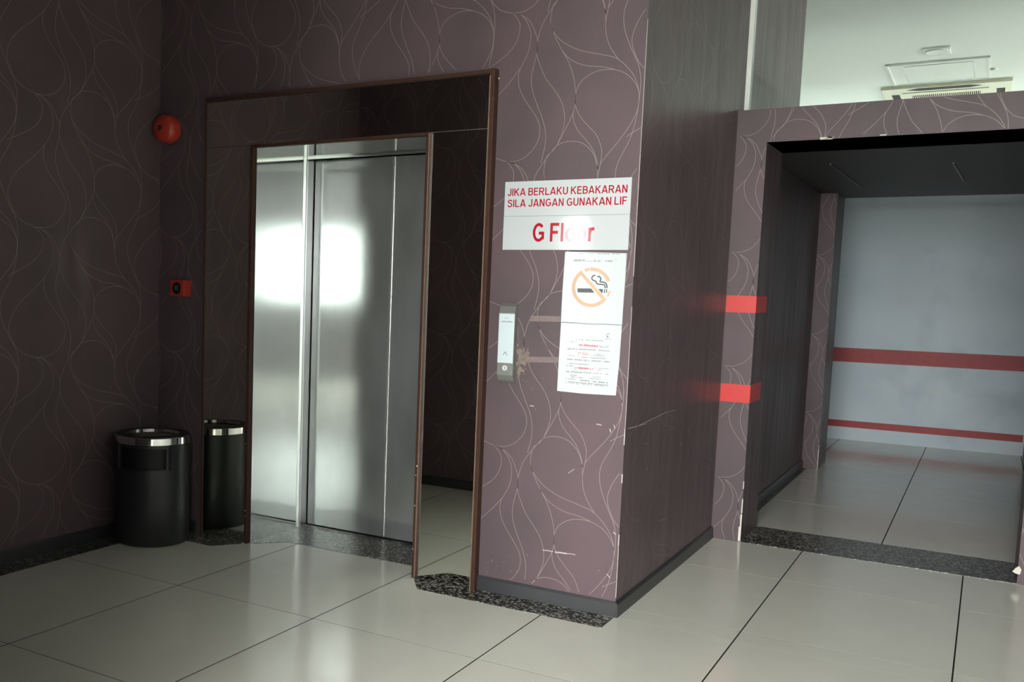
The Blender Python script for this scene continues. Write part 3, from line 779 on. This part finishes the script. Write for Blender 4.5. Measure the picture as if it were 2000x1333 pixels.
# marks on the wallpaper beside the panel
bm = bmesh.new()
for a, b, c, d_ in (((1036, 617), (1094, 618), (1094, 629), (1036, 628)), ((1028, 697), (1091, 698), (1090, 709), (1027, 708))):
    bm.faces.new([bm.verts.new((*(lambda v: (v.x, YW - .0009, v.z))(on_y(px, py, YW)),)) for px, py in (a, b, c, d_)])
obj('tape_residue', bm, 'residue', wall_back)
bm = bmesh.new()
blobs = [(1019, 702, 9, 11), (1016, 722, 6, 9), (1016, 686, 6, 9)]
for k in range(46):
    t_, r_ = random.uniform(-1.6, 1.9), random.random() ** .7
    blobs.append((1011 + 24 * r_ * math.cos(t_), 702 + 34 * r_ * math.sin(t_), random.uniform(1.2, 4.2), 7))
for kk, (cxp, cyp, rr, n) in enumerate(blobs):
    pts = []
    for i in range(n):
        t = 2 * math.pi * i / n; k = random.uniform(.65, 1.05)
        v = on_y(cxp + rr * k * math.cos(t) * .8, cyp + rr * k * math.sin(t) * 1.3, YW); pts.append((v.x, YW - .0009 - .000006 * kk, v.z))
    bm.faces.new([bm.verts.new(p) for p in pts])
for px, py in ((1022, 743), (1028, 746), (1040, 760), (1054, 742), (1061, 739), (1054, 742), (1024, 731), (1027, 721), (1046, 800), (995, 1085), (1000, 1090), (984, 1100), (971, 1106), (969, 1112), (960, 1098), (953, 1100), (950, 1110), (951, 1118), (961, 1095), (998, 1116), (1010, 1117), (1030, 1085), (1170, 1115)):
    v = on_y(px, py, YW); s = random.uniform(.002, .004)
    bm.faces.new([bm.verts.new((v.x + s * math.cos(t), YW - .0012, v.z + s * math.sin(t))) for t in (0, 1.3, 2.5, 3.8, 5)])
obj('glue_splash', bm, 'glue', wall_back)
bm = bmesh.new()
def scuff(a, b, wd):
    u, v = on_y(*a, YW), on_y(*b, YW)
    ribbon(bm, [(u.x, u.z), ((u.x + v.x) / 2, (u.z + v.z) / 2 + .001), (v.x, v.z)], wd, 'y', YW - .0013)
for a, b, wd in (((1060, 1075), (1080, 1078), .004), ((1084, 1079), (1107, 1082), .006), ((1107, 1082), (1124, 1084), .003), ((1035, 793), (1043, 794), .004), ((1165, 829), (1175, 831), .004), ((1191, 838), (1193, 845), .004), ((1199, 830), (1201, 838), .003), ((1198, 1040), (1203, 1045), .004), ((1185, 1122), (1192, 1130), .003), ((1110, 925), (1122, 917), .002)): scuff(a, b, wd)
obj('scuff_marks', bm, 'scuff', wall_back)
bm = bmesh.new()                                          # worn arris of the block corner
for py0, py1, wd in ((40, 300, .001), (300, 540, .0016), (840, 870, .003), (930, 945, .004), (1050, 1072, .003), (1072, 1172, .0014), (600, 840, .0012)):
    z1_, z0_ = on_y(1240, py0, YW).z, on_y(1220, py1, YW).z
    bx(bm, XP - wd, XP + .0008, YW - .0009, YW + .002, max(.07, z0_), z1_)
obj('worn_corner', bm, 'scuff', wall_back)
bm = bmesh.new()
for (a, b, wd) in (((1225, 838), (1262, 828), .003), ((1240, 835), (1300, 806), .0025), ((1300, 806), (1318, 801), .002), ((1262, 915), (1264, 918), .004), ((1311, 930), (1312, 934), .004), ((1261, 866), (1263, 868), .004), ((1328, 866), (1330, 870), .004), ((1288, 1018), (1300, 1014), .002)):
    u, v = on_x(*a, XP), on_x(*b, XP)
    ribbon(bm, [(u.y, u.z), (v.y, v.z)], wd, 'x', XP + .0012)
obj('scuff_marks', bm, 'scuff', wall_side)

# ------------------------------------------------------------------ fire bell and break-glass point
bc = on_y(337, 255, YW)
bell = thing('fire_bell', 'round red fire alarm bell mounted high on the dark wall', 'fire bell', (bc.x, YW, bc.z))
mt_ = Matrix.Translation((bc.x, YW, bc.z)) @ RX
R_ = 0.077
P = [lathe('gong', 'red', [(R_ * .93, .022), (R_, .024), (R_ * 1.0, .045), (R_ * .97, .066), (R_ * .86, .083), (R_ * .66, .093), (R_ * .4, .097), (0, .098)], mtx=mt_),
     lathe('base', 'red', [(0, 0), (R_ * .8, 0), (R_ * .8, .024), (0, .024)], mtx=mt_),
     lathe('hub', 'black', [(.013, .096), (.014, .102), (.009, .106), (0, .106)], n=24, mtx=mt_),
     lathe('hub_screw', 'chrome', [(.0045, .105), (.0045, .110), (0, .111)], n=12, mtx=mt_)]
adopt(bell, P)
YK = YW - 0.062
k0, k1 = on_y(332, 562, YK), on_y(358.5, 562, YK)
kzt, kzb = on_y(345, 547.5, YK).z, on_y(345, 579, YK).z
kp = thing('fire_call_point', 'small red break glass call point with a black round window below the bell', 'call point', ((k0.x + k1.x) / 2, YW, kzb))
kcx, kcz = (k0.x + k1.x) / 2, (kzt + kzb) / 2
P = [box('housing', 'red', k0.x, k1.x, YK, YW, kzb, kzt, bevel=.004),
     lathe('window_ring', 'black', [(0, .003), (.028, .003), (.031, .0025), (.033, 0), (0, 0)], n=40, mtx=Matrix.Translation((kcx, YK, kcz)) @ RX @ Matrix.Scale(1.0, 4))]
bm = bmesh.new()
for i, (a, b) in enumerate(((-.012, .014), (-.016, .012), (-.010, .010))): bx(bm, kcx + a, kcx + b, YK - .0038, YK - .0028, kcz + .009 - i * .010, kcz + .0125 - i * .010)
P.append(obj('window_print', bm, 'ink_light'))
adopt(kp, P)

# ------------------------------------------------------------------ ash bin
bx_, by_, br, bh = -3.676, 3.859, 0.196, 0.574
ab = thing('ash_bin', 'round black litter bin with chrome rim and ash tray top in the wall corner', 'bin', (bx_, by_, 0))
ang0, ang1, zo0, zo1 = math.radians(-96), math.radians(-26), 0.405, 0.520
bm = bmesh.new(); n = 96
zs = [0.004, 0.012, 0.2, zo0, (zo0 + zo1) / 2, zo1, bh - 0.034]
rs = [br - .006, br - .001, br, br, br, br, br]
G = [[bm.verts.new((rs[j] * math.cos(2 * math.pi * i / n), rs[j] * math.sin(2 * math.pi * i / n), zs[j])) for i in range(n)] for j in range(len(zs))]
for j in range(len(zs) - 1):
    for i in range(n):
        a = 2 * math.pi * (i + .5) / n
        a = a - 2 * math.pi if a > math.pi else a
        if ang0 < a < ang1 and zs[j] >= zo0 - 1e-6 and zs[j + 1] <= zo1 + 1e-6: continue
        bm.faces.new((G[j][i], G[j][(i + 1) % n], G[j + 1][(i + 1) % n], G[j + 1][i]))
bm.faces.new(G[0][::-1])
body = obj('body', bm, 'bin', ab, smooth=True)
lathe('liner', 'hole', [(0, .03), (br - .02, .03), (br - .02, bh - .04), (0, bh - .04)], ab)
for (a0, a1, z) in ((ang0, ang1, zo0), (ang0, ang1, zo1)):
    bm = bmesh.new(); pr = []
    for i in range(25):
        a = a0 + (a1 - a0) * i / 24
        pr.append([bm.verts.new((r_ * math.cos(a), r_ * math.sin(a), z + dz)) for r_, dz in ((br - .02, .004), (br + .002, .004), (br + .002, -.004), (br - .02, -.004))])
    for p, q_ in zip(pr, pr[1:]):
        for i in range(4): bm.faces.new((p[i], p[(i + 1) % 4], q_[(i + 1) % 4], q_[i]))
    obj('opening_lip', bm, 'black', ab)
lathe('rim_band', 'chrome', [(br - .004, bh - .038), (br + .003, bh - .038), (br + .003, bh - .004), (br - .001, bh), (br - .004, bh)], ab)
lathe('top_ring', 'black', [(br - .002, bh - .004), (br - .006, bh + .002), (br - .055, bh + .002), (br - .062, bh - .012), (br - .062, bh - .03)], ab)
lathe('ash_tray', 'sand', [(br - .062, bh - .018), (.08, bh - .022), (.03, bh - .016), (0, bh - .018)], ab)
lathe('tray_edge', 'chrome', [(br - .066, bh - .012), (br - .060, bh + .003), (br - .054, bh + .003), (br - .056, bh - .002)], ab)
for a in (math.radians(-107), math.radians(-18)):
    bm = bx(bmesh.new(), br - .004, br + .012, -.013, .013, zo0 - .004, bh - .036)
    bmesh.ops.bevel(bm, geom=bm.edges[:], offset=.005, segments=2, affect='EDGES')
    bmesh.ops.rotate(bm, verts=bm.verts[:], cent=(0, 0, 0), matrix=Matrix.Rotation(a, 3, 'Z'))
    obj('handle', bm, 'black', ab, smooth=True)

# ------------------------------------------------------------------ ceiling fittings beyond the glass
a0, a1 = on_z(1720, 177, ZC - 0.03), on_z(1978, 158, ZC - 0.03)
ax0, ax1, ay0 = a0.x, a1.x, (a0.y + a1.y) / 2
aw = ax1 - ax0; ad = aw * 1.15
ac = thing('air_conditioner', 'aged ivory ceiling cassette air conditioner with a slatted grille', 'air conditioner', (ax0 + aw / 2, ay0 + ad / 2, ZC))
zf = ZC - 0.03
yy = lambda py: on_z(1850, py, zf).y
ys0, ys1, yg0, yg1 = yy(168.6), yy(173.2), yy(176.0), yy(180.5)
yb = ay0 + ad - (yg1 - ay0)                               # the far half mirrors the near half
sx0_, sx1_ = ax0 + aw * .20, ax1 - aw * .22
P = [box('casing', 'ac', ax0, ax1, ay0, ay0 + ad, zf, ZC, bevel=.006)]
for v0, v1 in ((ys0, ys1), (2 * ay0 + ad - ys1, 2 * ay0 + ad - ys0)):
    bm = bmesh.new(); vm = (v0 + v1) / 2
    pts = [(sx0_, vm), (sx0_ + .1, v0), (sx1_ - .1, v0), (sx1_, vm), (sx1_ - .1, v1), (sx0_ + .1, v1)]
    A_ = [bm.verts.new((a, b, zf - .0015)) for a, b in pts]; B_ = [bm.verts.new((a, b, zf + .004)) for a, b in pts]
    bm.faces.new(A_); bm.faces.new(B_[::-1])
    for k in range(6): bm.faces.new((A_[k], A_[(k + 1) % 6], B_[(k + 1) % 6], B_[k]))
    P.append(obj('air_slot', bm, 'slot'))
g0, g1 = ax0 + aw * .16, ax1 - aw * .17
bm = bmesh.new()
gx0, gx1 = ax0 + aw * .225, ax1 - aw * .235
for b in ((g0, g1, yg0, yg1, zf - .008, zf), (g0, g1, yb, yb + (yg1 - yg0), zf - .008, zf), (g0, gx0, yg1, yb, zf - .008, zf), (gx1, g1, yg1, yb, zf - .008, zf)): bx(bm, *b)
P.append(obj('grille_frame', bm, 'ac'))
P.append(box('grille_back', 'slot', gx0, gx1, yg1, yb, zf - .002, zf - .0005))
sl = bpy.data.meshes.new('grille_slat'); bm = bx(bmesh.new(), -.003, .003, yg1, yb, zf - .0045, zf - .002); bm.to_mesh(sl); bm.free(); sl.materials.append(MT['ac'])
n = 34
for i in range(n):
    o = bpy.data.objects.new('grille_slat', sl); COL.objects.link(o)
    o.location = (gx0 + (gx1 - gx0) * (i + .5) / n, 0, 0); P.append(o)
for px, py in ((1751, 190), (1955, 176)):
    c = on_z(px, py, zf); P.append(box('side_slot', 'slot', c.x - .035, c.x + .035, c.y - .12, c.y + .45, zf - .0015, zf + .002))
adopt(ac, P)

h0_, h1_ = on_z(1729, 127, ZC), on_z(1934, 110, ZC)
hb = on_z(1757, 166, ZC)
hx0, hx1, hy0, hy1 = h0_.x, h1_.x, (h0_.y + h1_.y) / 2, hb.y
i0, i1, i2 = on_z(1763, 131, ZC), on_z(1903, 122, ZC), on_z(1781, 160.5, ZC)
hatch = thing('ceiling_hatch', 'white square access hatch flush in the white ceiling beside the air conditioner', 'ceiling hatch', ((hx0 + hx1) / 2, (hy0 + hy1) / 2, ZC))
e = .018
P = [boxes('hatch_frame', 'white', [(hx0, hx1, hy0, hy0 + e, ZC - .014, ZC), (hx0, hx1, hy1 - e, hy1, ZC - .006, ZC), (hx0, hx0 + e, hy0, hy1, ZC - .008, ZC), (hx1 - e, hx1, hy0, hy1, ZC - .004, ZC)]),
     boxes('shadow_gap', 'lens', [(i0.x, i1.x, i2.y - .02, i2.y, ZC - .003, ZC), (i0.x, i0.x + .012, i0.y, i2.y, ZC - .003, ZC), (i1.x - .008, i1.x, i0.y, i2.y, ZC - .003, ZC)]),
     box('hatch_panel', 'white', i0.x + .014, i1.x - .01, i0.y, i2.y - .022, ZC - .005, ZC)]
adopt(hatch, P)

l0, l1, l2 = on_z(1802, 94, ZC), on_z(1856, 90, ZC), on_z(1805, 106, ZC)
lx0_, lx1_, ly0, ly1 = l0.x, l1.x, (l0.y + l1.y) / 2, l2.y + .03
lcx, lcy = (lx0_ + lx1_) / 2, (ly0 + ly1) / 2
dlt = thing('downlight', 'square white recessed downlight with a round frosted lens in the white ceiling', 'downlight', (lcx, lcy, ZC))
lr = (lx1_ - lx0_) * .40
P = [box('bezel', 'white', lx0_, lx1_, ly0, ly1, ZC - .012, ZC, bevel=.003),
     lathe('lens', 'lens', [(0, -.020), (lr, -.019), (lr, -.010), (0, -.010)], n=40, mtx=Matrix.Translation((lcx, lcy, ZC)) @ Matrix.Diagonal((1, (ly1 - ly0) / (lx1_ - lx0_), 1, 1))),
     lathe('trim_ring', 'white', [(lr, -.011), (lr, -.017), (lr * 1.12, -.017), (lr * 1.15, -.011)], n=40, mtx=Matrix.Translation((lcx, lcy, ZC)) @ Matrix.Diagonal((1, (ly1 - ly0) / (lx1_ - lx0_), 1, 1)))]
adopt(dlt, P)
sp = on_z(1941, 134, ZC)
tag(lathe('sprinkler_plate', 'white', [(0, -.016), (.02, -.015), (.032, -.005), (.034, 0), (0, 0)], n=24, mtx=Matrix.Translation(sp)), 'small round white sprinkler plate on the ceiling near the hatch', 'sprinkler')

# ------------------------------------------------------------------ pieces that belong to one part of a thing
def nest(root, part, names):
    host = [c for c in root.children if c.name.split('.')[0] == part][0]
    for c in list(root.children):
        if c is not host and c.name.split('.')[0] in names:
            c.parent = host; c.matrix_parent_inverse = Matrix.Identity(4)
nest(cp, 'face_plate', ('up_arrow', 'maker_mark'))
nest(cp, 'key_switch', ('key_slot',))
nest(bell, 'hub', ('hub_screw',))
nest(kp, 'window_ring', ('window_print',))
nest(ns, 'sheet', ('prohibition_ring', 'prohibition_bar', 'cigarette', 'smoke', 'print', 'tape_marks', 'tape_shade_edge'))
nest(pn, 'sheet', ('print', 'emblem'))
nest(ac, 'grille_frame', ('grille_slat', 'grille_back'))
nest(dlt, 'bezel', ('trim_ring',))
nest(ab, 'body', ('opening_lip', 'handle'))
nest(ab, 'top_ring', ('tray_edge',))
nest(lift, 'door_panel', ('door_edge',))
